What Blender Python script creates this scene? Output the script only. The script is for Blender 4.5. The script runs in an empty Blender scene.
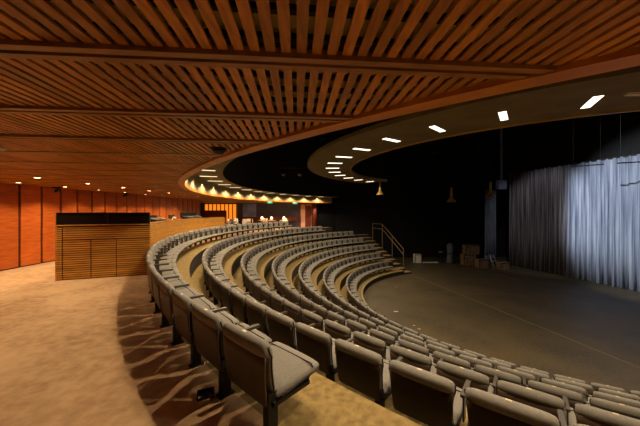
import bpy, bmesh, math, random
from mathutils import Vector, Matrix
random.seed(7)
SC = bpy.context.scene
COL = SC.collection
PI = math.pi
R = math.radians
CX, CY = 9.6, 13.27            # centre of the round house
CAMZ = 1.53
ZC = 2.23                      # slatted ceiling
ZA = 2.73                      # upper light ring next to the rim
ZB = 3.67                      # inner light ring over the stage
ROWR = [15.2 - 1.156*i for i in range(7)]
ROWZ = [-0.475*i for i in range(7)]
ZS = -3.12                     # stage floor

def P(th, r, z=0.0):
    a = R(th)
    return Vector((CX + r*math.cos(a), CY + r*math.sin(a), z))

# ------------------------------------------------------------------ materials
def srgb(r, g, b):
    f = lambda c: (c/255.0/12.92) if c/255.0 <= .04045 else ((c/255.0+.055)/1.055)**2.4
    return (f(r), f(g), f(b), 1)

def mat(name, base, rough=.6, metal=0.0, var=0.0, noise=None, noise2=None, bump=0.0, bscale=80, emit=None, estr=0, island=0.0, spec=.4, coord='Object', stretch=None, nmin=.35, nmax=.65):
    m = bpy.data.materials.new(name); m.use_nodes = True
    nt = m.node_tree; N = nt.nodes; L = nt.links
    b = N['Principled BSDF']
    b.inputs['Base Color'].default_value = base
    b.inputs['Roughness'].default_value = rough
    b.inputs['Metallic'].default_value = metal
    b.inputs['Specular IOR Level'].default_value = spec
    if emit:
        b.inputs['Emission Color'].default_value = emit
        b.inputs['Emission Strength'].default_value = estr
    col = None
    tc = N.new('ShaderNodeTexCoord')
    vec = tc.outputs[coord]
    if stretch:
        mp = N.new('ShaderNodeMapping'); mp.inputs['Scale'].default_value = stretch
        L.new(vec, mp.inputs['Vector']); vec = mp.outputs['Vector']
    if noise:                       # (scale, second colour)
        n = N.new('ShaderNodeTexNoise'); n.inputs['Scale'].default_value = noise[0]; n.inputs['Detail'].default_value = 6
        L.new(vec, n.inputs['Vector'])
        mr = N.new('ShaderNodeMapRange'); mr.inputs['From Min'].default_value = nmin; mr.inputs['From Max'].default_value = nmax
        L.new(n.outputs['Fac'], mr.inputs['Value'])
        mx = N.new('ShaderNodeMix'); mx.data_type = 'RGBA'
        mx.inputs['A'].default_value = base; mx.inputs['B'].default_value = noise[1]
        L.new(mr.outputs['Result'], mx.inputs['Factor'])
        col = mx.outputs['Result']
    if noise2:
        n = N.new('ShaderNodeTexNoise'); n.inputs['Scale'].default_value = noise2[0]; n.inputs['Detail'].default_value = 4
        L.new(tc.outputs[coord], n.inputs['Vector'])
        mr = N.new('ShaderNodeMapRange'); mr.inputs['From Min'].default_value = .42; mr.inputs['From Max'].default_value = .62
        mr.inputs['To Max'].default_value = noise2[2]
        L.new(n.outputs['Fac'], mr.inputs['Value'])
        mx = N.new('ShaderNodeMix'); mx.data_type = 'RGBA'
        mx.inputs['A'].default_value = base; mx.inputs['B'].default_value = noise2[1]
        if col: L.new(col, mx.inputs['A'])
        L.new(mr.outputs['Result'], mx.inputs['Factor'])
        col = mx.outputs['Result']
    if island:
        g = N.new('ShaderNodeNewGeometry')
        mr = N.new('ShaderNodeMapRange'); mr.inputs['To Min'].default_value = 1-island; mr.inputs['To Max'].default_value = 1+island
        L.new(g.outputs['Random Per Island'], mr.inputs['Value'])
        h = N.new('ShaderNodeHueSaturation'); h.inputs['Color'].default_value = base
        if col: L.new(col, h.inputs['Color'])
        L.new(mr.outputs['Result'], h.inputs['Value'])
        col = h.outputs['Color']
    if col: L.new(col, b.inputs['Base Color'])
    if bump:
        n = N.new('ShaderNodeTexNoise'); n.inputs['Scale'].default_value = bscale; n.inputs['Detail'].default_value = 3
        L.new(vec, n.inputs['Vector'])
        bp = N.new('ShaderNodeBump'); bp.inputs['Strength'].default_value = bump; bp.inputs['Distance'].default_value = .01
        L.new(n.outputs['Fac'], bp.inputs['Height']); L.new(bp.outputs['Normal'], b.inputs['Normal'])
    return m

M = {}
M['carpet'] = mat('tan_carpet', srgb(172,138,100), .95, noise=(9, srgb(146,114,80)), noise2=(1.3, srgb(192,158,118), .5), bump=.5, bscale=160, spec=.1)
M['tiercarpet'] = mat('gold_carpet', srgb(142,118,74), .95, noise=(14, srgb(114,94,56)), bump=.5, bscale=160, spec=.1)
M['riser'] = mat('dark_riser', srgb(60,46,28), .8, noise=(20, srgb(44,34,22)))
M['slat'] = mat('slat_wood', srgb(186,120,34), .45, noise=(6, srgb(148,92,26)), island=.3, stretch=(8,1,8), spec=.35)
M['beam'] = mat('beam_wood', srgb(156,106,42), .4, noise=(5, srgb(124,82,30)), stretch=(1,6,6))
M['rim'] = mat('rim_wood', srgb(190,120,38), .4, noise=(4, srgb(162,100,30)))
M['void'] = mat('ceiling_void', srgb(196,178,86), .9)
M['batten'] = mat('batten_black', srgb(14,10,7), .9)
M['panel'] = mat('cherry_panel', srgb(196,100,38), .32, noise=(3, srgb(166,78,26)), stretch=(1,1,9), island=.12, spec=.45)
M['panelgap'] = mat('panel_joint', srgb(42,16,8), .8)
M['oak'] = mat('oak_slats', srgb(196,136,54), .45, noise=(3, srgb(164,108,38)), stretch=(1,1,12), island=.2)
M['oakdark'] = mat('oak_recess', srgb(38,22,8), .8)
M['blackglass'] = mat('smoked_screen', srgb(24,13,9), .25, spec=.4)
M['fascia'] = mat('fascia_plaster', srgb(150,134,96), .8, noise=(7, srgb(130,114,80)))
M['soffit'] = mat('olive_soffit', srgb(112,96,56), .75, noise=(2, srgb(96,82,46)))
M['black'] = mat('stage_black', srgb(20,18,16), .9, noise=(1.5, srgb(13,12,11)))
M['fabric'] = mat('grey_upholstery', srgb(124,118,108), .85, noise=(60, srgb(114,108,99)), bump=.15, bscale=400, spec=.25)
M['shell'] = mat('brown_seat_shell', srgb(66,48,30), .5, noise=(5, srgb(56,40,25)), spec=.35)
M['darkmetal'] = mat('black_steel', srgb(30,26,22), .45, metal=.5)
M['arm'] = mat('arm_vinyl', srgb(58,50,40), .5)
M['welt'] = mat('dark_welt', srgb(34,28,24), .7)
M['brass'] = mat('brass_plate', srgb(196,178,138), .5, metal=.2)
M['stagefloor'] = mat('stage_floor', srgb(88,75,54), .5, noise=(.8, srgb(70,62,48)), noise2=(9, srgb(106,90,64), .35), spec=.35, bump=.05, bscale=10)
M['seam'] = mat('floor_seam', srgb(132,112,80), .6)
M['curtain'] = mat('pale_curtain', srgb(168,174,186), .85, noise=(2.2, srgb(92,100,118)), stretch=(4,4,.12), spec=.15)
M['shadecurtain'] = mat('shaded_curtain', srgb(132,126,126), .85, noise=(2.2, srgb(62,58,62)), stretch=(4,4,.12), spec=.15)  # left stretch of the same curtain, its weaker light put into the colour
M['gold'] = mat('gold_trim', srgb(176,140,72), .4, metal=.3)
M['nosing'] = mat('stair_nosing', srgb(150,128,88), .6)
M['railmetal'] = mat('rail_metal', srgb(120,98,66), .5, metal=.2)
M['white'] = mat('white_cloth', srgb(220,210,196), .8)
M['lampw'] = mat('lamp_face', (1,.9,.72,1), .5, emit=(1,.80,.45,1), estr=.75)
M['lampb'] = mat('cool_lamp_face', (1,.95,.88,1), .5, emit=(1,.86,.62,1), estr=1.5)
M['spotface'] = mat('spot_face', (1,.85,.6,1), .5, emit=(1,.62,.28,1), estr=14)
M['tablelamp'] = mat('shade_glow', (1,.7,.4,1), .5, emit=(1,.62,.25,1), estr=5)
M['amber'] = mat('amber_drape', srgb(226,120,24), .8, emit=(1,.30,.02,1), estr=.45)
M['green'] = mat('exit_green', (0,.5,.2,1), .5, emit=(.01,.5,.16,1), estr=.6)
M['signwhite'] = mat('exit_letters', (.8,1,.9,1), .5, emit=(.5,1,.7,1), estr=.5)
M['bluewall'] = mat('slate_wall', srgb(78,80,104), .6, noise=(1, srgb(66,66,90)))
M['bluelight'] = mat('pale_blue_panel', srgb(150,172,236), .5, noise=(2, srgb(110,128,196)))
M['redwood'] = mat('red_wood', srgb(128,50,22), .5, noise=(3, srgb(104,38,16)), stretch=(1,1,8))
M['pinkwall'] = mat('pale_doorway', srgb(226,178,146), .8)
M['greycloth'] = mat('grey_drape', srgb(104,108,118), .85, noise=(3, srgb(70,74,84)), stretch=(4,4,.3))
M['junk'] = mat('brown_crate', srgb(140,110,78), .8, noise=(6, srgb(92,72,52)))
M['paleblue'] = mat('pale_blue_plastic', srgb(120,130,160), .5)
M['cream'] = mat('cream_plastic', srgb(206,196,178), .6)

# ------------------------------------------------------------------ mesh helpers
def link(name, bm, m, parent=None, smooth=False, loc=None, rotz=0):
    me = bpy.data.meshes.new(name)
    bmesh.ops.recalc_face_normals(bm, faces=bm.faces[:])
    bm.to_mesh(me); bm.free()
    for x in (m if isinstance(m, (list, tuple)) else [m]): me.materials.append(M[x])
    if smooth:
        for p in me.polygons: p.use_smooth = True
    o = bpy.data.objects.new(name, me); COL.objects.link(o)
    if parent: o.parent = parent
    if loc is not None: o.location = loc
    o.rotation_euler.z = rotz
    return o

def box(bm, x0, x1, y0, y1, z0, z1, mi=0, mx=None):
    vs = [bm.verts.new(c) for c in ((x0,y0,z0),(x1,y0,z0),(x1,y1,z0),(x0,y1,z0),(x0,y0,z1),(x1,y0,z1),(x1,y1,z1),(x0,y1,z1))]
    if mx is not None:
        for v in vs: v.co = mx @ v.co
    for f in ((0,3,2,1),(4,5,6,7),(0,1,5,4),(1,2,6,5),(2,3,7,6),(3,0,4,7)):
        bm.faces.new([vs[i] for i in f]).material_index = mi
    return vs

def quadbox(bm, a, b, w, z0, z1, mi=0):
    """box along the ground line a-b, w wide"""
    a = Vector(a[:2]); b = Vector(b[:2]); d = (b-a).normalized(); n = Vector((-d.y, d.x))*w/2
    pts = [a-n, b-n, b+n, a+n]
    lo = [bm.verts.new((p.x,p.y,z0)) for p in pts]; hi = [bm.verts.new((p.x,p.y,z1)) for p in pts]
    bm.faces.new(lo[::-1]).material_index = mi; bm.faces.new(hi).material_index = mi
    for i in range(4):
        j = (i+1) % 4
        bm.faces.new((lo[i],lo[j],hi[j],hi[i])).material_index = mi

def tube(bm, a, b, r, n=8, r2=None, mi=0):
    a = Vector(a); b = Vector(b); d = (b-a).normalized()
    u = d.orthogonal().normalized(); v = d.cross(u)
    r2 = r if r2 is None else r2
    A = [bm.verts.new(a+(u*math.cos(2*PI*i/n)+v*math.sin(2*PI*i/n))*r) for i in range(n)]
    B = [bm.verts.new(b+(u*math.cos(2*PI*i/n)+v*math.sin(2*PI*i/n))*r2) for i in range(n)]
    for i in range(n):
        j = (i+1) % n
        bm.faces.new((A[i],A[j],B[j],B[i])).material_index = mi
    bm.faces.new(A[::-1]).material_index = mi; bm.faces.new(B).material_index = mi

def lathe(bm, prof, n=16, c=(0,0,0), mi=0):
    rings = []
    for r, z in prof:
        rings.append([bm.verts.new((c[0]+max(r,.0005)*math.cos(2*PI*i/n), c[1]+max(r,.0005)*math.sin(2*PI*i/n), c[2]+z)) for i in range(n)])
    for A, B in zip(rings, rings[1:]):
        for i in range(n):
            j = (i+1) % n
            bm.faces.new((A[i],A[j],B[j],B[i])).material_index = mi
    bm.faces.new(rings[0][::-1]).material_index = mi; bm.faces.new(rings[-1]).material_index = mi

def loft(bm, secs, mi=0):
    rings = [[bm.verts.new(p) for p in s] for s in secs]
    n = len(rings[0])
    for A, B in zip(rings, rings[1:]):
        for i in range(n):
            j = (i+1) % n
            bm.faces.new((A[i],A[j],B[j],B[i])).material_index = mi
    bm.faces.new(rings[0][::-1]).material_index = mi; bm.faces.new(rings[-1]).material_index = mi

def sector(bm, t0, t1, r0, r1, z0, z1, step=1.5, mi=0, mside=None):
    """solid ring sector"""
    n = max(1, int(math.ceil((t1-t0)/step))); ms = mi if mside is None else mside
    L = []
    for i in range(n+1):
        t = t0+(t1-t0)*i/n
        L.append([bm.verts.new(P(t,r0,z0)), bm.verts.new(P(t,r1,z0)), bm.verts.new(P(t,r1,z1)), bm.verts.new(P(t,r0,z1))])
    for A, B in zip(L, L[1:]):
        for i in range(4):
            j = (i+1) % 4
            bm.faces.new((A[i],A[j],B[j],B[i])).material_index = mi if i == 2 else ms
    bm.faces.new(L[0]).material_index = ms; bm.faces.new(L[-1][::-1]).material_index = ms

def empty(name, loc=(0,0,0), rotz=0):
    o = bpy.data.objects.new(name, None); COL.objects.link(o)
    o.location = loc; o.rotation_euler.z = rotz; o.empty_display_size = .1
    return o

def tag(o, label, cat, group=None, kind=None):
    o['label'] = label; o['category'] = cat
    if group: o['group'] = group
    if kind: o['kind'] = kind
    return o

def struct(o, label=None, cat=None):
    o['kind'] = 'structure'
    if label: o['label'] = label; o['category'] = cat
    return o

def copy_tree(o, parent=None):
    c = o.copy(); COL.objects.link(c)
    if parent: c.parent = parent
    for ch in list(o.children): copy_tree(ch, c)
    return c

def to_local(o, bmroot):
    pass

ORD = ['','first','second','third','fourth','fifth','sixth','seventh','eighth','ninth','tenth','eleventh','twelfth','thirteenth','fourteenth','fifteenth','sixteenth','seventeenth','eighteenth','nineteenth','twentieth','21st','22nd','23rd','24th','25th','26th','27th','28th','29th','30th']
def nth(n, what): return what if n == 1 else ORD[n]+' '+what

# ------------------------------------------------------------------ setting
BX0, BX1, BY0, BY1 = -13.0, 16.0, -3.0, 25.3
def raybox(t):
    a = R(t); dx, dy = math.cos(a), math.sin(a); s = 1e9
    if dx > 0: s = min(s, (BX1-CX)/dx)
    if dx < 0: s = min(s, (BX0-CX)/dx)
    if dy > 0: s = min(s, (BY1-CY)/dy)
    if dy < 0: s = min(s, (BY0-CY)/dy)
    return s
def outer_slab(bm, t0, t1, rin, z0, z1, mi=0):
    n = int((t1-t0)/1.5); L = []
    for i in range(n+1):
        t = t0+(t1-t0)*i/n; ro = max(rin+.01, raybox(t))
        L.append([bm.verts.new(P(t,rin,z0)), bm.verts.new(P(t,ro,z0)), bm.verts.new(P(t,ro,z1)), bm.verts.new(P(t,rin,z1))])
    for A, B in zip(L, L[1:]):
        for i in range(4):
            j = (i+1) % 4
            bm.faces.new((A[i],A[j],B[j],B[i])).material_index = mi
    bm.faces.new(L[0]); bm.faces.new(L[-1][::-1])

bm = bmesh.new(); outer_slab(bm, 126, 288, 15.06, -.475, 0)
struct(link('floor', bm, 'carpet'), 'tan carpeted walkway behind the top row of seats', 'floor')
# tiers
for i in range(0, 7):
    t0 = 126 if i == 0 else 130.2 if i == 1 else 117.6
    inner = ROWR[i+1]+.35 if i < 6 else 7.45
    bm = bmesh.new()
    z1 = ROWZ[i]; z0 = z1-.475 if i < 6 else ZS
    sector(bm, t0, 288, inner, ROWR[i]+.35 if i else 15.06, z0, z1, 1.5, 0, 1)
    struct(link('seating_tier', bm, ['tiercarpet','riser']), 'gold carpeted curved tier under the '+nth(7-i,'row')+' of seats from the stage' if i<6 else 'gold carpeted curved front tier beside the stage floor', 'tier')
# front tier lip
bm = bmesh.new(); sector(bm, 117.6, 288, 7.42, 7.50, ROWZ[6]-.03, ROWZ[6]+.012, 1.5)
struct(link('trim_1', bm, 'nosing'))
# side closure below the upper tiers at the far end
bm = bmesh.new()
sector(bm, 117.7, 130.0, ROWR[2]+.35, ROWR[1]+1.2, ZS, ROWZ[2]+.28, 1.5)
struct(link('wall_end', bm, 'black'))
# stage floor
bm = bmesh.new()
vs = [bm.verts.new((x,y,ZS)) for x,y in ((-4,-1),(24,-1),(24,28),(-4,28))]
bm.faces.new(vs)
sf = struct(link('floor_stage', bm, 'stagefloor'), 'dark brown thrust stage floor', 'floor')
bm = bmesh.new()
def px(u, v, d):  # ground point under an image point, d below the eye
    y = 272.6*d/(v-210.6); return ((u-320)*y/272.6, y)
D = CAMZ-ZS
for a, b in (((405,272),(560,335)), ((560,335),(640,368)), ((500,275),(640,322))):
    quadbox(bm, px(*a, D), px(*b, D), .035, ZS, ZS+.004)
for v in (292,):
    quadbox(bm, px(425 if v<300 else 470, v, D), px(640, v+6, D), .02, ZS, ZS+.004)
link('seam', bm, 'seam', sf)

# black house walls round the stage
def wall(name, a, b, z0, z1, m, w=.2, label=None):
    bm = bmesh.new(); quadbox(bm, a, b, w, z0, z1); return struct(link(name, bm, m), label, 'wall' if label else None)
wall('wall_flank', (-.25,25.4), (1.5,26.9), ZS, 9, 'black', .2)
wall('wall_back', (1.5,26.9), (24,27.8), ZS, 9, 'black', .2, 'black back wall of the stage house')
wall('wall_right', (24,28), (24,-3), ZS, 9, 'black', .2)
wall('wall_rear', (-13,-3.1), (24,-3.1), ZS, 9, 'black', .2)
bm = bmesh.new(); box(bm, -5, 24, -3, 28, 9, 9.2); struct(link('ceiling_stage', bm, 'black'))
bm = bmesh.new(); sector(bm, 126, 290, 13.55, 13.65, ZA+.03, 9, 3); struct(link('wall_drum', bm, 'black'))
# tier enclosure

# ------------------------------------------------------------------ slatted ceiling
bm = bmesh.new(); outer_slab(bm, 126, 288, 14.52, ZC+.06, ZC+.2)
ceil = struct(link('ceiling', bm, 'void'), 'low slatted timber ceiling over the walkway', 'ceiling')
sd = Vector((-.084, 1)).normalized(); pd = Vector((sd.y, -sd.x))
def inter(off, along_s=True):
    """clip line to box minus circle; returns list of (t0,t1), point = pd*off + sd*t"""
    o = pd*off if along_s else sd*off
    d = sd if along_s else pd
    lo, hi = -60, 60
    for k, (mn, mx) in enumerate(((BX0,BX1),(BY0,BY1))):
        if abs(d[k]) < 1e-6:
            if not mn < o[k] < mx: return []
            continue
        a, b = sorted(((mn-o[k])/d[k], (mx-o[k])/d[k])); lo = max(lo,a); hi = min(hi,b)
    if lo >= hi: return []
    oc = o-Vector((CX,CY)); bq = oc.dot(d); cq = oc.dot(oc)-14.6**2; disc = bq*bq-cq
    segs = [(lo,hi)]
    if disc > 0:
        s = math.sqrt(disc); a, b = -bq-s, -bq+s; segs = []
        if lo < a: segs.append((lo, min(a,hi)))
        if b < hi: segs.append((max(b,lo), hi))
    return [(a,b) for a,b in segs if b-a > .05]
def strip(bm, off, w, t0, t1, z0, z1, along_s=True):
    o = pd*off if along_s else sd*off; d = sd if along_s else pd
    quadbox(bm, o+d*t0, o+d*t1, w, z0, z1)
bm = bmesh.new(); SP = .068
k = -160
while k < 130:
    off = k*SP+.02
    for a, b in inter(off):
        if off > 1.5 and a > 8: continue
        strip(bm, off, .043, a, b, ZC, ZC+.014)
    k += 1
link('slat_field', bm, 'slat', ceil)
bm = bmesh.new()
k = -20
while k*.162 < 24:
    off = k*.162+.02
    for a, b in inter(off, False): strip(bm, off, .026, a, b, ZC+.016, ZC+.04, False)
    k += 1
link('batten_grid', bm, 'batten', ceil)
for k in range(-3, 31):
    off = 1.27+.757*k
    bmb = bmesh.new(); n = 0
    for a, b in inter(off, False):
        for q, w in ((-.034,.04),(.034,.04)):
            strip(bmb, off+q, w, a, b, ZC-(.022 if k < 3 else .008), ZC+.02, False)
        strip(bmb, off, .03, a, b, ZC-.008, ZC+.02, False); n += 1
    if n: link('beam', bmb, 'beam', ceil)
    else: bmb.free()

# rim, fascia, upper ring
bm = bmesh.new(); sector(bm, 126, 288, 14.50, 14.64, ZC-.03, ZC+.06, 1)
struct(link('trim_2', bm, 'rim'), 'curved timber rim edging the slatted ceiling', 'trim')
bm = bmesh.new(); sector(bm, 126, 288, 14.50, 14.56, ZC+.06, ZA+.03, 1)
struct(link('wall_fascia', bm, 'fascia'), 'curved pale fascia band above the ceiling rim', 'fascia')
bm = bmesh.new(); sector(bm, 126, 288, 13.5, 14.50, ZA, ZA+.03, 1.5)
struct(link('ceiling_ring', bm, 'soffit'))
bm = bmesh.new(); sector(bm, 126, 330, 8.1, 10.2, ZB, ZB+.12, 2)
struct(link('ceiling_halo', bm, 'soffit'), 'olive curved light halo hanging over the stage', 'ceiling')
bm = bmesh.new(); sector(bm, 126, 330, 8.04, 8.1, ZB-.04, ZB+.12, 2)
struct(link('trim_3', bm, 'gold'))

# ------------------------------------------------------------------ lights
def area(name, parent, loc, sx, sy, power, col, spread=150):
    l = bpy.data.lights.new(name, 'AREA'); l.shape = 'RECTANGLE'; l.size = sx; l.size_y = sy
    l.energy = power; l.color = col; l.spread = R(spread)
    o = bpy.data.objects.new(name, l); COL.objects.link(o); o.parent = parent; o.location = loc
    return o
WARM = (1, .79, .52)
def ring_lamp(t, r, z, L, W, face, power, label, group, col, spread=150, wash=0):
    e = empty('ring_light', P(t, r, z), R(t))
    bm = bmesh.new()
    for a in ((-L/2-.02, L/2+.02, -W/2-.02, -W/2), (-L/2-.02, L/2+.02, W/2, W/2+.02), (-L/2-.02, -L/2, -W/2, W/2), (L/2, L/2+.02, -W/2, W/2)):
        box(bm, a[0], a[1], a[2], a[3], -.008, 0)
    link('housing', bm, 'darkmetal', e)
    bm = bmesh.new(); box(bm, -L/2, L/2, -W/2, W/2, -.016, 0); link('diffuser', bm, face, e)
    if wash:
        l = bpy.data.lights.new('lamp', 'SPOT'); l.energy = power*4; l.color = col; l.spot_size = R(150); l.spot_blend = .4; l.shadow_soft_size = .022
        o = bpy.data.objects.new('lamp', l); COL.objects.link(o); o.parent = e; o.location = (0,0,-.04)
    else: area('glow', e, (0,0,-.035), L*.35, W*.25, power, col, spread)
    if wash:
        l = bpy.data.lights.new('wall_wash', 'SPOT'); l.energy = wash; l.color = col; l.spot_size = R(64); l.spot_blend = .35; l.shadow_soft_size = .015
        o = bpy.data.objects.new('wall_wash', l); COL.objects.link(o); o.parent = e; o.location = (.43,0,-.01)
    tag(e, label, 'light', group); return e
PA, PB = 19.0, 30.0
k = 0; far = 0
for i in range(-12, 14):
    t = 202.0+6.3*i
    if t < 128 or t > 285: continue
    if t < 209: lab = 'slot light beside the pale fascia, '+nth(int((t-128)//6.3)+1, 'one from its far right end').replace('one from', 'from' if int((t-128)//6.3) else 'one at').replace('first','')
    else: lab = 'slot light of the rim ring hidden above the near slatted ceiling'
    ring_lamp(t, 14.0, ZA, .56, .11, 'lampw', PA, lab, 'slot lights beside the rim', WARM, 150, 24)
for i in range(16):
    t = 131.3+9.2*i
    n = i
    vis = t < 245
    lab = ('bright slot light in the olive halo, '+ORD[13-i]+' from the right edge' if i < 12 else 'bright slot light nearest the right edge in the olive halo') if vis else 'slot light of the halo beyond the right edge'
    ring_lamp(t, 8.98, ZB, .66, .15, 'lampb', PB, lab, 'slot lights in the halo over the stage', (1,.82,.58), 160)

# ceiling downlights in the walkway
def downlight(x, y, power, label, group, spread=130):
    e = empty('downlight', (x, y, ZC-.012))
    bm = bmesh.new(); lathe(bm, [(.075,0),(.08,-.012),(.058,-.014),(.055,0)], 20); link('bezel', bm, 'gold', e, True)
    bm = bmesh.new(); lathe(bm, [(.054,-.004),(.054,-.010)], 16); link('lens', bm, 'spotface', e)
    l = bpy.data.lights.new('beam', 'SPOT'); l.energy = power; l.color = (1,.76,.48); l.spot_size = R(spread); l.spot_blend = .6; l.shadow_soft_size = .05
    o = bpy.data.objects.new('beam', l); COL.objects.link(o); o.parent = e; o.location = (0,0,-.03)
    tag(e, label, 'light', group)
for i in range(10):
    y = 4.2+1.2*i
    downlight(-7.3, y, 54, 'small downlight close to the orange wall, '+nth(i+1,'from the near end'), 'downlights washing the orange wall')
for i in range(10):
    y = 4.4+1.23*i
    downlight(-5.84, y, 54, 'small downlight in the ceiling row further out from the wall, '+nth(i+1,'from the near end'), 'outer row of downlights')

# ------------------------------------------------------------------ left wall
bm = bmesh.new(); box(bm, -8.3, -8.09, -3, 18.2, 0, ZC+.12, 1)
n = 0; y = 7.31-.58*17
while y < 18.0:
    if y > -3: box(bm, -8.09, -8.05, y+.035, y+.58-.035, .03, ZC+.1, 0)
    y += .58
struct(link('wall_left', bm, ['panel','panelgap']), 'orange cherry wood panelled wall with dark vertical joints', 'wall')
wall('wall_return', (-13,18.3), (-8.05,18.3), 0, ZC+.12, 'redwood')
wall('wall_outer', (-13,18.3), (-13,25.5), 0, ZC+.12, 'redwood')
# far lobby wall with its pieces
wall('wall_far', (-13,25.4), (-.4,25.4), 0, ZC+.12, 'bluewall', .2, 'slate blue far lobby wall')
def X(u, y): return (u-320)*y/272.6
def Z(v, y): return CAMZ-(v-210.6)*y/272.6
Y = 25.2
e = empty('lit_window', (X(221,Y), Y, 0))
bm = bmesh.new(); w = X(237,Y)-X(205,Y)
nf = 60
A = []; B = []
for i in range(nf+1):
    x = -w/2+w*i/nf; yy = -.05*math.sin(i*1.25)
    A.append(bm.verts.new((x,yy,.4))); B.append(bm.verts.new((x,yy,2.15)))
for i in range(nf): bm.faces.new((A[i],A[i+1],B[i+1],B[i]))
link('drape', bm, 'amber', e)
bm = bmesh.new()
for i in range(9): box(bm, -w/2+w*i/8-.035, -w/2+w*i/8+.035, -.14, -.08, .3, 2.2)
box(bm, -w/2-.1, w/2+.1, -.16, -.06, 2.12, 2.25)
link('mullion', bm, 'redwood', e)
tag(e, 'amber lit window drapes at the far end of the lobby', 'window')
bm = bmesh.new(); box(bm, X(204,24), X(226,24), 24, 24.15, 0, 1.55); tag(link('lobby_counter', bm, 'redwood'), 'red wood counter in front of the amber lit drapes', 'counter')
bm = bmesh.new(); box(bm, X(243,25.2), X(256,25.2), 25.15, 25.28, .9, 2.15); tag(link('wall_panel', bm, 'bluelight'), 'pale blue panel on the slate lobby wall', 'panel')
bm = bmesh.new(); box(bm, X(240,25.1), X(297,25.1), 25.05, 25.28, .55, .95); tag(link('dado_rail', bm, 'redwood'), 'red dado board along the foot of the slate lobby wall', 'board')
# doorway & column
e = empty('doorway', (X(306,25.1), 25.2, 0))
bm = bmesh.new(); box(bm, -.5, .5, 0, .08, 0, 2.1); link('lit_wall', bm, 'pinkwall', e); bm = bmesh.new(); box(bm, -.02, .46, -.02, 0, 0, 2.0); link('door_leaf', bm, 'redwood', e)
bm = bmesh.new(); box(bm, -.6, -.48, -.1, .05, 0, 2.2); box(bm, -.6, .6, -.1, .05, 2.1, 2.2); box(bm, -.08, 0, -.06, .02, 0, 2.1); link('door_frame', bm, 'redwood', e)
tag(e, 'pale lit doorway beside the red column at the lobby end', 'doorway')
bm = bmesh.new(); lathe(bm, [(.2,0),(.2,2.28)], 20, (X(314.5,24.6),24.6,0)); tag(link('column', bm, 'redwood', None, True), 'dark red wooden column where the lobby meets the black stage house', 'column')

def exit_sign(u, v, y, label):
    e = empty('exit_sign', (X(u,y), y, Z(v,y)))
    bm = bmesh.new(); box(bm, -.2, .2, -.02, .03, -.09, .09); link('sign_box', bm, 'green', e)
    bm = bmesh.new()
    def bar(x0,x1,z0,z1): box(bm, x0, x1, -.026, -.02, z0, z1)
    def dia(xa,za,xb,zb):
        n = 5
        for i in range(n):
            t = (i+.5)/n; bar(xa+(xb-xa)*t-.011, xa+(xb-xa)*t+.011, za+(zb-za)*t-.012, za+(zb-za)*t+.012)
    x=-.15; bar(x,x+.015,-.05,.05); bar(x,x+.055,.037,.05); bar(x,x+.045,-.007,.007); bar(x,x+.055,-.05,-.037)
    x=-.07; dia(x,-.05,x+.055,.05); dia(x,.05,x+.055,-.05)
    x=.015; bar(x,x+.016,-.05,.05)
    x=.06; bar(x,x+.065,.037,.05); bar(x+.025,x+.04,-.05,.05)
    link('letters', bm, 'signwhite', e)
    bm = bmesh.new(); tube(bm, (0,0,.09), (0,0,ZC-Z(v,y)), .01); link('stem', bm, 'darkmetal', e)
    tag(e, label, 'sign')
exit_sign(270, 202.2, 20.5, 'green illuminated exit sign, left one of the two under the far rim')
exit_sign(295, 203.0, 22.5, 'green illuminated exit sign, right one of the two under the far rim')

# lobby tables and chairs
def cafe_table(x, y, label, cloth):
    e = empty('cafe_table', (x,y,0))
    bm = bmesh.new(); lathe(bm, [(.35,.71),(.36,.72),(.35,.74)], 24); link('tabletop', bm, cloth, e)
    bm = bmesh.new(); tube(bm, (0,0,.02), (0,0,.71), .03); link('pedestal', bm, 'darkmetal', e)
    bm = bmesh.new(); lathe(bm, [(.22,0),(.22,.015),(.04,.03)], 20); link('base', bm, 'darkmetal', e)
    tag(e, label, 'table')
def table_lamp(x, y, z, label):
    e = empty('table_lamp', (x,y,z))
    bm = bmesh.new(); lathe(bm, [(.06,0),(.06,.015),(.015,.03),(.015,.14)], 14); link('lamp_base', bm, 'gold', e, True)
    bm = bmesh.new(); lathe(bm, [(.10,.13),(.055,.29)], 16); link('lamp_shade', bm, 'tablelamp', e, True)
    l = bpy.data.lights.new('bulb','POINT'); l.energy = 6; l.color=(1,.6,.25); l.shadow_soft_size=.1
    o = bpy.data.objects.new('bulb', l); COL.objects.link(o); o.parent=e; o.location=(0,0,.36)
    tag(e, label, 'lamp', 'small lamps on the lobby tables')
TB = [(X(234,21.5),21.5,'white'),(X(247,22),22,'oak'),(X(262,22.6),22.6,'oak'),(X(271.5,21.6),21.6,'oak'),(X(284,22.8),22.8,'white')]
names = ['white topped lobby table nearest the amber drapes','round oak lobby table, left of the first table lamp','round oak lobby table under the leftmost table lamp','round oak lobby table under the middle, brightest table lamp','white topped lobby table under the rightmost table lamp']
for (x,y,c), nme in zip(TB, names): cafe_table(x,y,nme,c)
for k,(i,w) in enumerate(((2,'leftmost'),(3,'middle'),(4,'rightmost'))):
    table_lamp(TB[i][0], TB[i][1], .74, 'small glowing shade lamp on a lobby table, '+w+' of the three')
e0 = empty('cafe_chair')
bm = bmesh.new(); box(bm,-.2,.2,-.2,.2,.43,.47); bmesh.ops.bevel(bm, geom=bm.edges[:], offset=.012, segments=2); link('seat', bm, 'white', e0)
bm = bmesh.new(); loft(bm, [[(x, -.2-.03*math.cos(x*6)-.04*t, .5+.38*t) for x in (-.19,-.1,0,.1,.19)]+[(x, -.175-.03*math.cos(x*6)-.04*t, .5+.38*t) for x in (.19,.1,0,-.1,-.19)] for t in (0,.5,1)]); link('backrest', bm, 'white', e0)
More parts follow.
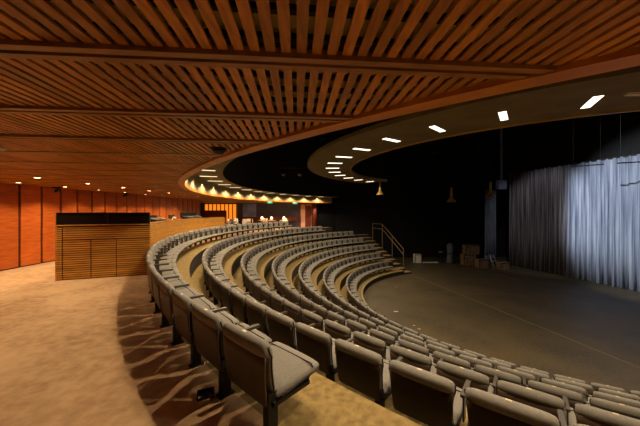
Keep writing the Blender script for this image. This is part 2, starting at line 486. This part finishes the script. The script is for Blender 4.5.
for sx in (-1,1):
    for sy in (-1,1):
        bm = bmesh.new(); tube(bm,(sx*.17,sy*.17,.43),(sx*.2,sy*.2,0),.014); link('leg', bm, 'darkmetal', e0)
spots = []
for i,(x,y,c) in enumerate(TB):
    for a, side in ((90,'behind'),(10,'right of'),(170,'left of'),(262,'in front of')):
        cx, cy = x+.66*math.cos(R(a)), y+.66*math.sin(R(a))
        if cy > 24.6 or math.hypot(cx-CX, cy-CY) < 15.95: continue
        if any(math.hypot(cx-q[0], cy-q[1]) < .64 for q in TB): continue
        if any(math.hypot(cx-q[0], cy-q[1]) < .62 for q in spots): continue
        spots.append((cx, cy, a-90, i, side))
shortn = ['the white table nearest the amber drapes','the oak table without a lamp','the oak table with the leftmost lamp','the oak table with the middle lamp','the white table with the rightmost lamp']
for n,(x,y,a,i,side) in enumerate(spots):
    c = e0 if n == 0 else copy_tree(e0)
    c.location = (x,y,0); c.rotation_euler.z = R(a)
    tag(c, 'pale lobby chair with dark legs, '+side+' '+shortn[i], 'chair', 'pale chairs round the lobby tables')

for x, y in ((-4.6,1.6),(-4.6,.2),(-5.84,3.17),(-5.84,1.94),(-5.84,.7)):  # unseen downlights added as fill to brighten the near carpet
    downlight(x, y, 50, 'added fill downlight in the ceiling outside the left edge of the photo', 'added fill downlights outside the frame')
# lobby light
for x, y, p in ((-6.5,21.5,150),(-3.6,22.6,150),(-9.5,22,60),(-1.6,24.2,30)):
    downlight(x, y, p, 'downlight in the far lobby ceiling '+{-6.5:'before the amber drapes',-3.6:'over the tables',-9.5:'near the far left corner',-1.6:'before the pale doorway'}[x], 'far lobby downlights')

# ceiling bits
e = empty('dome_camera', (-1.14, 3.07, ZC-.001))
bm = bmesh.new(); lathe(bm, [(.085,0),(.088,-.015),(.07,-.02)], 24); link('mount', bm, 'darkmetal', e, True)
bm = bmesh.new(); lathe(bm, [(.07,-.015),(.066,-.035),(.05,-.055),(.025,-.068),(0,-.07)], 24); link('dome', bm, 'blackglass', e, True)
tag(e, 'black dome camera on the slatted ceiling near the rim', 'camera')
bm = bmesh.new(); lathe(bm, [(.06,0),(.06,-.02),(.04,-.035),(0,-.04)], 20, (-3.42,2.9,ZC-.022)); tag(link('smoke_detector', bm, 'cream', None, True), 'round white smoke detector on the ceiling at the left edge', 'detector')
def track_spot(u, v, y, label):
    e = empty('track_spot', (X(u,y), y, ZC-.02))
    bm = bmesh.new(); box(bm,-.12,.12,-.03,.03,-.03,0); link('mount', bm, 'darkmetal', e)
    bm = bmesh.new(); tube(bm,(0,0,-.03),(0,0,-.06),.012); link('stem', bm, 'darkmetal', e)
    bm = bmesh.new(); tube(bm,(-.08,.04,-.11),(.06,-.03,-.07),.035,12,.045); link('head', bm, 'darkmetal', e)
    tag(e, label, 'light')
track_spot(57,189,7.9,'black spotlight on the ceiling before the orange wall, the nearer one')
track_spot(125,194,10.6,'black spotlight on the ceiling before the orange wall, the farther one')

# ------------------------------------------------------------------ control booth
a = Vector((-5.75,5.93)); b = Vector((-4.06,6.50))
d = (b-a).normalized(); ang = math.atan2(d.y,d.x); L = (b-a).length
e = empty('control_booth', (a.x,a.y,0), ang)
H1, H2 = 1.215, 1.475
bm = bmesh.new(); box(bm, 0.01, L-.01, .03, .09, 0, H1-.01); box(bm, 0.0, .06, .09, 1.6, 0, H1-.01); link('carcass', bm, 'oakdark', e)
def slatted(x0,x1,z0,z1):
    bm = bmesh.new(); z = z0
    while z < z1-.02:
        box(bm, x0, x1, 0, .03, z, z+.030); z += .048
    return bm
segs = [(0,.105,0.02,H1-.03),(.125,.62,.02,.884),(.64,1.10,.02,.884),(1.12,L,.02,.884),(.125,L,.894,H1-.03)]
for i,(x0,x1,z0,z1) in enumerate(segs):
    link('access_panel' if i in (1,2,3) else 'slat_panel', slatted(x0,x1,z0,z1), 'oak', e)
bm = bmesh.new(); box(bm, -.01, L+.01, -.012, .12, H1-.02, H1); box(bm, -.012, 0, 0, 1.6, 0, H1); link('top_rail', bm, 'oak', e)
bm = bmesh.new(); box(bm, 0, L, .02, .04, H1, H2); box(bm, 0, .02, .04, 1.6, H1, H2); link('screen', bm, 'blackglass', e)
bm = bmesh.new(); 
for x in (0,L*.52,L-.02): box(bm, x, x+.02, .005, .05, H1, H2)
box(bm, 0, L, .005, .05, H2, H2+.012)
link('screen_frame', bm, 'darkmetal', e)
tag(e, 'slatted oak control booth wall topped by a smoked black screen', 'booth')
# curved partition behind row
H = 1.12
e = empty('curved_partition', (0,0,0))
bm = bmesh.new(); sector(bm, 168.9, 203.0, 15.66, 15.74, 0, H, 1); link('core', bm, 'oakdark', e)
bm = bmesh.new(); z = .02
while z < H-.03:
    sector(bm, 168.9, 203.0, 15.62, 15.66, z, z+.036, 1); z += .042
link('slat_panel', bm, 'oak', e)
bm = bmesh.new(); sector(bm, 168.8, 203.0, 15.60, 15.78, H, H+.03, 1); link('cap_rail', bm, 'oak', e)
bm = bmesh.new(); box(bm,-.1,.1,-.02,.02,0,H,0, Matrix.Translation(P(168.8,15.69,0)) @ Matrix.Rotation(R(168.8),4,'Z')); link('end_panel', bm, 'oak', e)
tag(e, 'long curved oak partition behind the back row of seats', 'partition')
# desk and kit behind it
e = empty('operator_desk', (0,0,0))
bm = bmesh.new(); sector(bm, 172, 199, 15.85, 16.6, 1.06, 1.10, 2); link('desktop', bm, 'blackglass', e)
for t in (173,180,190,198):
    bm = bmesh.new(); box(bm,-.3,.3,-.03,.03,0,1.06,0, Matrix.Translation(P(t,16.2,0)) @ Matrix.Rotation(R(t),4,'Z')); link('desk_leg', bm, 'darkmetal', e)
tag(e, 'dark curved operator desk behind the oak partition', 'desk')
def console(t, r, w, h, label, n=4):
    e = empty('mixing_console', P(t, r, 1.11), R(t)-PI/2)
    bm = bmesh.new(); mx = Matrix.Rotation(R(12),4,'X')
    box(bm,-w/2,w/2,-.2,.2,.04,.12,0,mx); box(bm,-w/2,w/2,-.15,.15,0,.05); link('chassis', bm, 'darkmetal', e)
    bm = bmesh.new(); box(bm,-w/2,w/2,.16,.2,.1,.1+h,0); link('meter_bridge', bm, 'darkmetal', e)
    for i in range(n):
        bm = bmesh.new(); x=-w/2+.08+(w-.16)*i/max(1,n-1); box(bm,x-.02,x+.02,-.15,.12,.12,.135,0,mx); link('fader_strip', bm, 'cream' if i%2 else 'paleblue', e)
    tag(e, label, 'console')
console(190.5, 16.1, 1.1, .14, 'black mixing console on the operator desk, nearer one')
console(178, 16.1, 1.5, .22, 'black mixing console with tall meter bridge, farther one')
def monitor(t, r, w, h, label):
    e = empty('monitor', P(t, r, 1.10), R(t)-PI/2)
    bm = bmesh.new(); box(bm,-w/2,w/2,-.02,.02,.08,.08+h); link('display', bm, 'blackglass', e)
    bm = bmesh.new(); box(bm,-.02,.02,.0,.03,0,.12); box(bm,-.1,.1,-.07,.07,0,.012); link('stand', bm, 'darkmetal', e)
    tag(e, label, 'monitor')
monitor(196, 16.2, .42, .2, 'small dark monitor on the operator desk nearest the booth')
monitor(184, 16.25, .5, .16, 'small dark monitor between the two mixing consoles')
e = empty('desk_lamp', P(186.6,15.95,1.10)); bm=bmesh.new(); lathe(bm,[(.05,0),(.05,.01),(.01,.02)],12); link('lamp_base',bm,'cream',e)
bm=bmesh.new(); tube(bm,(0,0,.01),(.05,.1,.16),.012); link('neck',bm,'cream',e); bm=bmesh.new(); tube(bm,(.05,.1,.16),(.12,.16,.12),.02,10,.045); link('shade',bm,'cream',e)
tag(e,'small white desk lamp on the operator desk','lamp')

# ------------------------------------------------------------------ theatre seats
PITCH = .616; SH = .668
def sup(hx, hy, n=20, p=4.0):
    out = []
    for i in range(n):
        a = 2*PI*(i+.5)/n; c, s = math.cos(a), math.sin(a)
        out.append((hx*abs(c)**(2/p)*(1 if c>0 else -1), hy*abs(s)**(2/p)*(1 if s>0 else -1)))
    return out
def lean(z): return .07*(1-z/SH)
def make_seat():
    root = empty('theatre_seat')
    # upholstered back with a rolled top that wraps over the shell
    secs = []
    HW = .274
    for z, hw, yc, ht in ((.26,.21,.065,.015),(.275,.225,.062,.026),(.33,.234,.055,.030),(.45,.240,.048,.027),(.52,.250,.045,.027),(.555,.262,.042,.030),(.572,HW-.004,.022,.052),(.60,HW,.016,.055),(.632,HW-.002,.012,.050),(.652,HW-.014,.012,.038),(.664,HW-.036,.012,.022),(.668,HW-.06,.012,.008)):
        y = yc+lean(z)-.01
        secs.append([(x, y+q, z) for x, q in sup(hw, ht)])
    bm = bmesh.new(); loft(bm, secs); bk = link('backrest', bm, 'fabric', root, True)
    bm = bmesh.new()
    for sx in (-1,1):
        pts = [(.28,.228,.058),(.33,.236,.053),(.45,.242,.045),(.52,.252,.043),(.56,.265,.038),(.60,.275,.018),(.64,.273,.012)]
        for (z0,w0,y0),(z1,w1,y1) in zip(pts, pts[1:]): tube(bm, (sx*w0,y0+lean(z0)-.01,z0), (sx*w1,y1+lean(z1)-.01,z1), .006, 5)
    tube(bm, (-.228,.058+lean(.28)-.01,.28), (.228,.058+lean(.28)-.01,.28), .006, 5)
    link('piping', bm, 'welt', bk)
    secs = []
    for z, hw, ht in ((.222,.22,.008),(.23,.236,.010),(.28,.244,.011),(.40,.250,.011),(.50,.258,.011),(.572,.268,.012)):
        y = lean(z)-.022+.03*math.sin((z-.17)/.40*PI)*-.3
        secs.append([(x, y+q, z) for x, q in sup(hw, ht, 20, 6)])
    bm = bmesh.new(); loft(bm, secs); link('back_shell', bm, 'shell', root, True)
    # cushion (lofted front to back)
    secs = []
    for y, hw, zc, hz in ((.085,.24,.272,.02),(.10,.262,.274,.036),(.20,.27,.288,.044),(.34,.276,.302,.044),(.45,.278,.314,.040),(.50,.272,.314,.032),(.518,.25,.312,.012)):
        secs.append([(x, y, zc+q) for x, q in sup(hw, hz, 20, 3.2)])
    bm = bmesh.new(); loft(bm, secs); cu = link('cushion', bm, 'fabric', root, True)
    bm = bmesh.new()
    tube(bm, (-.276,.43,.330), (-.25,.43,.3525), .005, 6); tube(bm, (-.25,.43,.3525), (.25,.43,.3525), .005, 6); tube(bm, (.25,.43,.3525), (.276,.43,.330), .005, 6)
    for s in (-1,1): tube(bm, (s*.272,.12,.262), (s*.280,.49,.300), .006, 6)
    link('welt', bm, 'welt', cu)
    bm = bmesh.new(); box(bm, -.23, .23, .14, .44, .222, .262); bmesh.ops.bevel(bm, geom=bm.edges[:], offset=.012, segments=1); link('seat_pan', bm, 'darkmetal', root)
    # standard and arm on the left-hand side
    x = PITCH/2
    bm = bmesh.new(); box(bm, x-.125, x-.065, .03, .11, .0, .30); box(bm, x-.135, x-.055, .01, .14, 0, .012)
    box(bm, x-.12, x-.04, .06, .40, .215, .245)
    link('leg', bm, 'darkmetal', root)
    bm = bmesh.new(); box(bm, x-.006, x+.006, .12, .18, .30, .52); link('arm_support', bm, 'arm', root)
    bm = bmesh.new(); box(bm, x-.018, x+.018, .09, .34, .51, .535); bmesh.ops.bevel(bm, geom=bm.edges[:], offset=.008, segments=2); link('armrest', bm, 'arm', root)
    # small brass number plate on the top roll
    bm = bmesh.new(); box(bm, -.02, .02, -.008, .012, .664, .6705); pl = link('number_plate', bm, 'brass', root)
    return root
proto = make_seat(); used = False
# (row, joint angle, far end angle, near limit)
rows = [(0, 229.3, 143.0), (1, 227.63, 130.7), (2, 227.7, 118.2), (3, 231.5, 118.6), (4, 229.0, 118.0), (5, 230.0, 118.6), (6, 230.0, 119.2)]
rowname = ['back row','second row from the back','third row from the back','middle row','third row from the stage','second row from the stage','front row by the stage']
seats_built = []
for i, joint, endt in rows:
    Rr = ROWR[i]; st = math.degrees(PITCH/Rr)
    k0 = -int((joint-endt)/st)
    lst = []
    k = k0
    while True:
        t = joint+(k+.5)*st
        if i == 0 and t > joint: break
        p = P(t, Rr, ROWZ[i]+SH)
        if t > 282: break
        if t > 200:
            u = 320+p.x/max(p.y,.3)*272.6
            if u > 700: break
        lst.append((t, p)); k += 1
    vis = [q for q in lst if q[1].y > .3 and 0 <= 320+q[1].x/q[1].y*272.6 <= 640 and 210.6-(q[1].z-CAMZ)/q[1].y*272.6 < 426]
    nv = len(vis)
    for n, (t, p) in enumerate(lst):
        if used: s = copy_tree(proto)
        else: s = proto; used = True
        s.location = P(t, Rr, ROWZ[i]); s.rotation_euler.z = R(t)+PI/2
        s.rotation_euler.z += R(random.uniform(-.6,.6))
        rn = rowname[i]
        if i == 0:
            m = len(lst)-n
            if m == 1: lab = 'nearest grey theatre seat, at the open end of the back row'
            elif m <= len(lst)//2: lab = f'grey theatre seat in the back row, {ORD[m]} from its near open end'
            else: lab = f'grey theatre seat in the back row, {ORD[n+1]} from its far end by the lobby' if n else 'grey theatre seat at the far lobby end of the back row'
        else:
            if (t, p) in vis:
                j = vis.index((t, p)); m = nv-j
                if n+1 <= m:
                    lab = f'grey seat in the {rn}, {ORD[n+1]} from its far end' if n else f'grey theatre seat at the far end of the {rn}'
                else:
                    lab = f'grey seat in the {rn}, {ORD[m]} from the photo\'s right edge' if m > 1 else f'grey seat in the {rn}, nearest the photo\'s right edge'
            else: lab = f'grey seat in the {rn}, beyond the right edge'
        if i == 0 and m == 1: endseat = s
        tag(s, lab, 'seat', 'theatre seats in the '+rn)

for ch in list(endseat.children):
    if ch.name.startswith('arm'): bpy.data.objects.remove(ch)
# ------------------------------------------------------------------ stairs and handrail at the far end
e = empty('staircase', (0,0,0))
tr = []
T0, T1 = 112.4, 117.2
for i in range(2, 7):
    tr.append((ROWR[i]-.23, ROWR[i]+.35, ROWZ[i])); tr.append((ROWR[i]-.81, ROWR[i]-.23, ROWZ[i]-.2375))
tr = [(ROWR[2]+.35, ROWR[2]+.93, ROWZ[1]-.2375)] + tr
for n, (r0, r1, z) in enumerate(tr):
    if z <= ZS+.05: z = ZS+.12
    bm = bmesh.new(); sector(bm, T0, T1, r0, r1, ZS, z, 2.6, 0, 1)
    st = link('step', bm, ['nosing','riser'], e)
    bm = bmesh.new(); sector(bm, T0, T1, r0-.015, r0+.03, z, z+.008, 2.6); link('nosing', bm, 'nosing', st)
tag(e, 'carpeted steps climbing beside the far ends of the rows', 'stairs')
e = empty('handrail', (0,0,0))
ths = 112.0
def railpt(r, off):
    f = (11.2-r)/2.8; return P(ths, r, .35*(1-f)-1.45*f+off)
for off in (0,-.42):
    bm = bmesh.new(); tube(bm, railpt(11.2,off), railpt(8.4,off), .028, 8)
    p = railpt(11.2,off); q = P(ths, 12.7, p.z); tube(bm, p, q, .028, 8)
    link('rail', bm, 'railmetal', e)
for r in (12.7,11.2,9.8,8.4):
    bm = bmesh.new(); p = railpt(min(r,11.2),0); q = P(ths, r, ZS); tube(bm, q, (q.x,q.y,p.z), .028, 8); link('post', bm, 'railmetal', e)
tag(e, 'dull brown metal handrail running down the open side of the steps', 'handrail')

# ------------------------------------------------------------------ floor bracket on the carpet
e = empty('floor_bracket', (-.94, 2.24, 0), R(20))
bm = bmesh.new(); box(bm,-.065,.065,-.035,-.027,0,.012); box(bm,-.065,.065,-.035,-.027,.038,.05); box(bm,-.065,.065,.027,.035,0,.05); box(bm,-.065,-.057,-.035,.035,0,.05); box(bm,.057,.065,-.035,.035,0,.05); link('frame', bm, 'darkmetal', e)
bm = bmesh.new(); box(bm,-.014,.014,-.027,.027,0,.03); link('latch', bm, 'darkmetal', e)
tag(e, 'open black metal bracket lying on the carpet behind the back row', 'bracket')

# ------------------------------------------------------------------ curtain
def curtain(name, a, b, z0, z1, m, label, amp=.09, seed=1, per=.34):
    rnd = random.Random(seed); a = Vector(a); b = Vector(b); L = (b-a).length; d = (b-a)/L; nrm = Vector((-d.y,d.x))
    n = int(L/.045); ph = [rnd.uniform(0,6) for _ in range(5)]
    bm = bmesh.new(); cols = []
    zs = (z0, z0+(z1-z0)*.35, z0+(z1-z0)*.7, z1)
    for i in range(n+1):
        s = L*i/n
        col = []
        for k, z in enumerate(zs):
            am = amp*(1.15-.2*k)
            y = am*(math.sin(s*2*PI/per+1.6*math.sin(s*1.1+ph[0])+ph[1]+.25*k*math.sin(s*3+ph[4])) + .5*math.sin(s*2*PI/.9+ph[2]) + .35*math.sin(s*2*PI/.17+ph[3]))
            q = a+d*s+nrm*y
            col.append(bm.verts.new((q.x,q.y,z)))
        cols.append(col)
    for A, B in zip(cols, cols[1:]):
        for k in range(3): bm.faces.new((A[k],B[k],B[k+1],A[k+1]))
    o = link(name, bm, m, None, True)
    sol = o.modifiers.new('thick','SOLIDIFY'); sol.thickness = .01
    tag(o, label, 'curtain'); return o
cd = Vector((2.1,-7.73)).normalized(); c0 = Vector((16.2,23.3))
curtain('stage_curtain', c0, c0+cd*4.4, ZS+.02, 4.75, 'shadecurtain', 'grey pleated stage curtain, its left stretch painted as dimly lit', seed=3)
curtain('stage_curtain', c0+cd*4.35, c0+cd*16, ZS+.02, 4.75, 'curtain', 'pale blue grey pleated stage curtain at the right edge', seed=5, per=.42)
bm = bmesh.new(); quadbox(bm, c0-cd*.5, c0+cd*16.2, .06, 4.7, 4.78); struct(link('trim_4', bm, 'darkmetal'))
# black border above the curtain
off = Vector((-cd.y, cd.x))*-.5
bm = bmesh.new(); quadbox(bm, c0-cd*1+off*-1, c0+cd*16.5+off*-1, .05, 4.78, 8.9); struct(link('wall_border', bm, 'black'))
# pale drape leg and stage clutter
Yp = 23.0
curtain('drape_leg', (X(485,Yp),Yp), (X(496,Yp),Yp), ZS+.02, Z(190,Yp), 'greycloth', 'narrow grey hanging drape left of the stage curtain', .06, 8, .2)
bm = bmesh.new(); box(bm, X(498,22.6), X(506,22.6), 22.5, 22.9, Z(189,22.6), Z(180,22.6)); box(bm, X(501,22.6), X(503,22.6), 22.65, 22.7, Z(180,22.6), 9)
tag(link('hanging_cabinet', bm, 'paleblue'), 'pale blue box hanging beside the top left of the stage curtain', 'box')
def crate(u0,u1,y,h,z0,m,label,dep=.6):
    e = empty('crate', ((X(u0,y)+X(u1,y))/2, y, z0)); w = abs(X(u1,y)-X(u0,y))
    bm = bmesh.new(); box(bm,-w/2,w/2,-dep/2,dep/2,0,h); bmesh.ops.bevel(bm, geom=bm.edges[:], offset=.02, segments=1); link('body', bm, m, e)
    bm = bmesh.new()
    for x in (-w/2,w/2-.05): box(bm,x,x+.05,-dep/2-.012,-dep/2,0,h)
    box(bm,-w/2,w/2,-dep/2-.012,-dep/2,h-.06,h); link('batten', bm, 'darkmetal', e)
    tag(e, label, 'crate'); return e
crate(462,475,23.5,.9,ZS,'junk','brown crate on the stage, leftmost of the pile by the grey drape')
crate(464,478,23.5,.8,ZS+.9,'junk','brown crate on top of the leftmost one in the pile')
crate(477,487,22.2,.7,ZS,'junk','low brown crate in front of the grey drape')
crate(498,508,21.8,.5,ZS,'junk','low brown crate at the foot of the stage curtain')
crate(414,421,24.4,.75,ZS,'cream','small cream box standing alone near the steps', .4)
e = empty('rolled_cloth', (X(450,24.2),24.2,ZS)); bm=bmesh.new(); lathe(bm,[(.26,0),(.3,.1),(.24,.8),(.28,1.5),(.16,1.75)],14); link('roll',bm,'greycloth',e,True); bm=bmesh.new(); lathe(bm,[(.27,.8),(.27,.88)],14); link('strap',bm,'darkmetal',e)
tag(e,'upright grey rolled cloth bundle against the black back wall','bundle')
e = empty('floor_batten', (X(430,24.3),24.3,ZS)); bm=bmesh.new(); box(bm,-.7,.7,-.05,.05,0,.08); link('bar',bm,'cream',e); tag(e,'pale thin batten lying on the stage beside the cream box','batten')
e = empty('work_stool', (X(440,24.3)+.2,24.6,ZS))
bm=bmesh.new(); lathe(bm,[(.2,.9),(.21,.93),(.2,.96)],16); link('seat',bm,'paleblue',e)
for a in (45,135,225,315):
    bm=bmesh.new(); tube(bm,(.12*math.cos(R(a)),.12*math.sin(R(a)),.9),(.22*math.cos(R(a)),.22*math.sin(R(a)),0),.02); link('leg',bm,'darkmetal',e)
tag(e,'tall dim stool standing against the black back wall','stool')
# cluster of folding chairs under the drape
for k,(u,y) in enumerate(((489,22.3),(494,22.6))):
    e = empty('folding_chair', (X(u,y),y,ZS), R(20*k))
    bm=bmesh.new(); box(bm,-.2,.2,-.2,.2,.44,.47); link('seat',bm,'greycloth',e)
    bm=bmesh.new(); box(bm,-.2,.2,.18,.21,.65,.95); link('backrest',bm,'greycloth',e)
    for sx in (-1,1):
        bm=bmesh.new(); tube(bm,(sx*.2,.2,.95),(sx*.2,-.2,0),.015); link('leg',bm,'cream',e)
        bm=bmesh.new(); tube(bm,(sx*.2,-.15,.46),(sx*.2,.25,0),.015); link('leg',bm,'cream',e)
    tag(e,'folding chair among the clutter below the grey drape, '+('left one','right one')[k],'chair')

# tape marks on the stage
for u, v, s, l in ((396,311.5,.1,'largest, nearest the middle row curve'),(414,325.5,.05,'upper of the close pair'),(419,329,.05,'lower of the close pair'),(396,287,.05,'farthest one')):
    x, y = px(u, v, D)
    bm = bmesh.new(); box(bm,-s,s,-s*.4,s*.4,0,.004)
    tag(link('tape_mark', bm, 'cream', None, False, (x,y,ZS+.001)), 'small white tape mark on the stage floor, '+l, 'mark')

# hanging stage fittings
def hanger(u, y, vtop, vbot, label):
    e = empty('hanging_worklight', (X(u,y), y, Z(vbot,y)))
    h = Z(vtop,y)-Z(vbot,y)
    bm=bmesh.new(); lathe(bm,[(.30,0),(.31,.03),(.26,.06),(.16,.22),(.12,.3),(.09,.34)],18); link('shade',bm,'gold',e,True)
    bm=bmesh.new(); tube(bm,(0,0,.33),(0,0,1.0),.09,10,.06); link('neck',bm,'gold',e)
    bm=bmesh.new(); tube(bm,(0,0,1.0),(0,0,8.97-Z(vbot,y)),.02); link('cable',bm,'darkmetal',e)
    tag(e,label,'light')
hanger(451.5, 19, 150, 202, 'dark worklight hanging over the back of the stage, middle of three')
hanger(490.5, 18, 150, 197, 'dark worklight hanging over the stage nearest the grey drape')
hanger(380, 21, 180, 195, 'small dark worklight hanging under the far curve of the halo')
# lighting pipes with lanterns
def pipe(a, b, z, label, lan=()):
    e = empty('lighting_bar', (a[0],a[1],z)); bm=bmesh.new(); tube(bm,(0,0,0),(b[0]-a[0],b[1]-a[1],0),.03); link('bar',bm,'darkmetal',e)
    for f in (.1,.9):
        bm=bmesh.new(); x=(b[0]-a[0])*f; y=(b[1]-a[1])*f; tube(bm,(x,y,0),(x,y,8.97-z),.003,6); link('suspension_wire',bm,'darkmetal',e)
    tag(e,label,'bar')
    which = {1:[''],2:['left one of','right one of'],3:['left one of','middle one of','right one of']}[max(1,len(lan))]
    for k,f in enumerate(lan):
        q = empty('stage_lantern', (a[0]+(b[0]-a[0])*f, a[1]+(b[1]-a[1])*f, z-.085))
        bm=bmesh.new(); tube(bm,(0,.2,-.3),(0,-.2,-.2),.12,14,.14); link('barrel',bm,'darkmetal',q)
        bm=bmesh.new(); box(bm,-.17,-.15,-.02,.02,-.3,.03); box(bm,.15,.17,-.02,.02,-.3,.03); box(bm,-.17,.17,-.02,.02,.02,.05); link('yoke',bm,'darkmetal',q)
        tag(q,'black stage lantern, '+which[k]+' those on the '+label.replace('thin ','').replace('black ',''),'lantern')
pipe((X(570,15.5),15.5),(X(604,14.6),14.6),Z(166,15.2),'short thin black lighting bar before the pale curtain, left one')
pipe((X(617,13.2),13.2),(X(655,12.6),12.6),Z(162.5,13),'short thin black lighting bar before the pale curtain, right one')
pipe((X(420,17),17),(X(520,16),16.4),Z(146,17),'thin black lighting bar over the stage centre',(.15,.62))
pipe((X(275,17),17),(X(330,17),17),Z(168,17),'thin black lighting bar left of the halo',(.15,.45))
bm = bmesh.new(); box(bm,-.12,.3,-.05,.05,0,.025); tag(link('vent_lamp', bm, 'cream', None, False, (X(634,4.6),4.6,Z(95,4.6))), 'grey box fitting at the upper right edge under the halo', 'fitting')
bm = bmesh.new()

# ------------------------------------------------------------------ stage lighting
def spot(loc, target, power, col, size, blend=.8, soft=.3):
    l = bpy.data.lights.new('stage_spot','SPOT'); l.energy = power; l.color = col; l.spot_size = R(size); l.spot_blend = blend; l.shadow_soft_size = soft
    o = bpy.data.objects.new('stage_spot', l); COL.objects.link(o); o.location = loc
    o.rotation_euler = (Vector(target)-Vector(loc)).to_track_quat('-Z','Y').to_euler()
spot((2.6,13.0,7.0), (18.5,14.6,1.3), 7600, (.80,.88,1), 38, .5, .1)
spot((11.5,15.6,8.3), (17.0,21.0,.3), 520, (.88,.9,1), 46, .6, .1)

w = bpy.data.worlds.new('World'); SC.world = w; w.use_nodes = True
w.node_tree.nodes['Background'].inputs['Color'].default_value = (.02,.014,.008,1)
w.node_tree.nodes['Background'].inputs['Strength'].default_value = .3

cam = bpy.data.cameras.new('camera'); co = bpy.data.objects.new('camera', cam); COL.objects.link(co)
co.location = (0,0,CAMZ); co.rotation_euler = (PI/2,0,0)
cam.sensor_width = 36; cam.lens = 36*272.6/640; cam.shift_y = -2.4/640; cam.clip_start = .05; cam.clip_end = 200
SC.camera = co
SC.view_settings.view_transform = 'Standard'; SC.view_settings.look = 'None'; SC.view_settings.gamma = 1
SC.view_settings.use_curve_mapping = False
SC.view_settings.exposure = 0.85
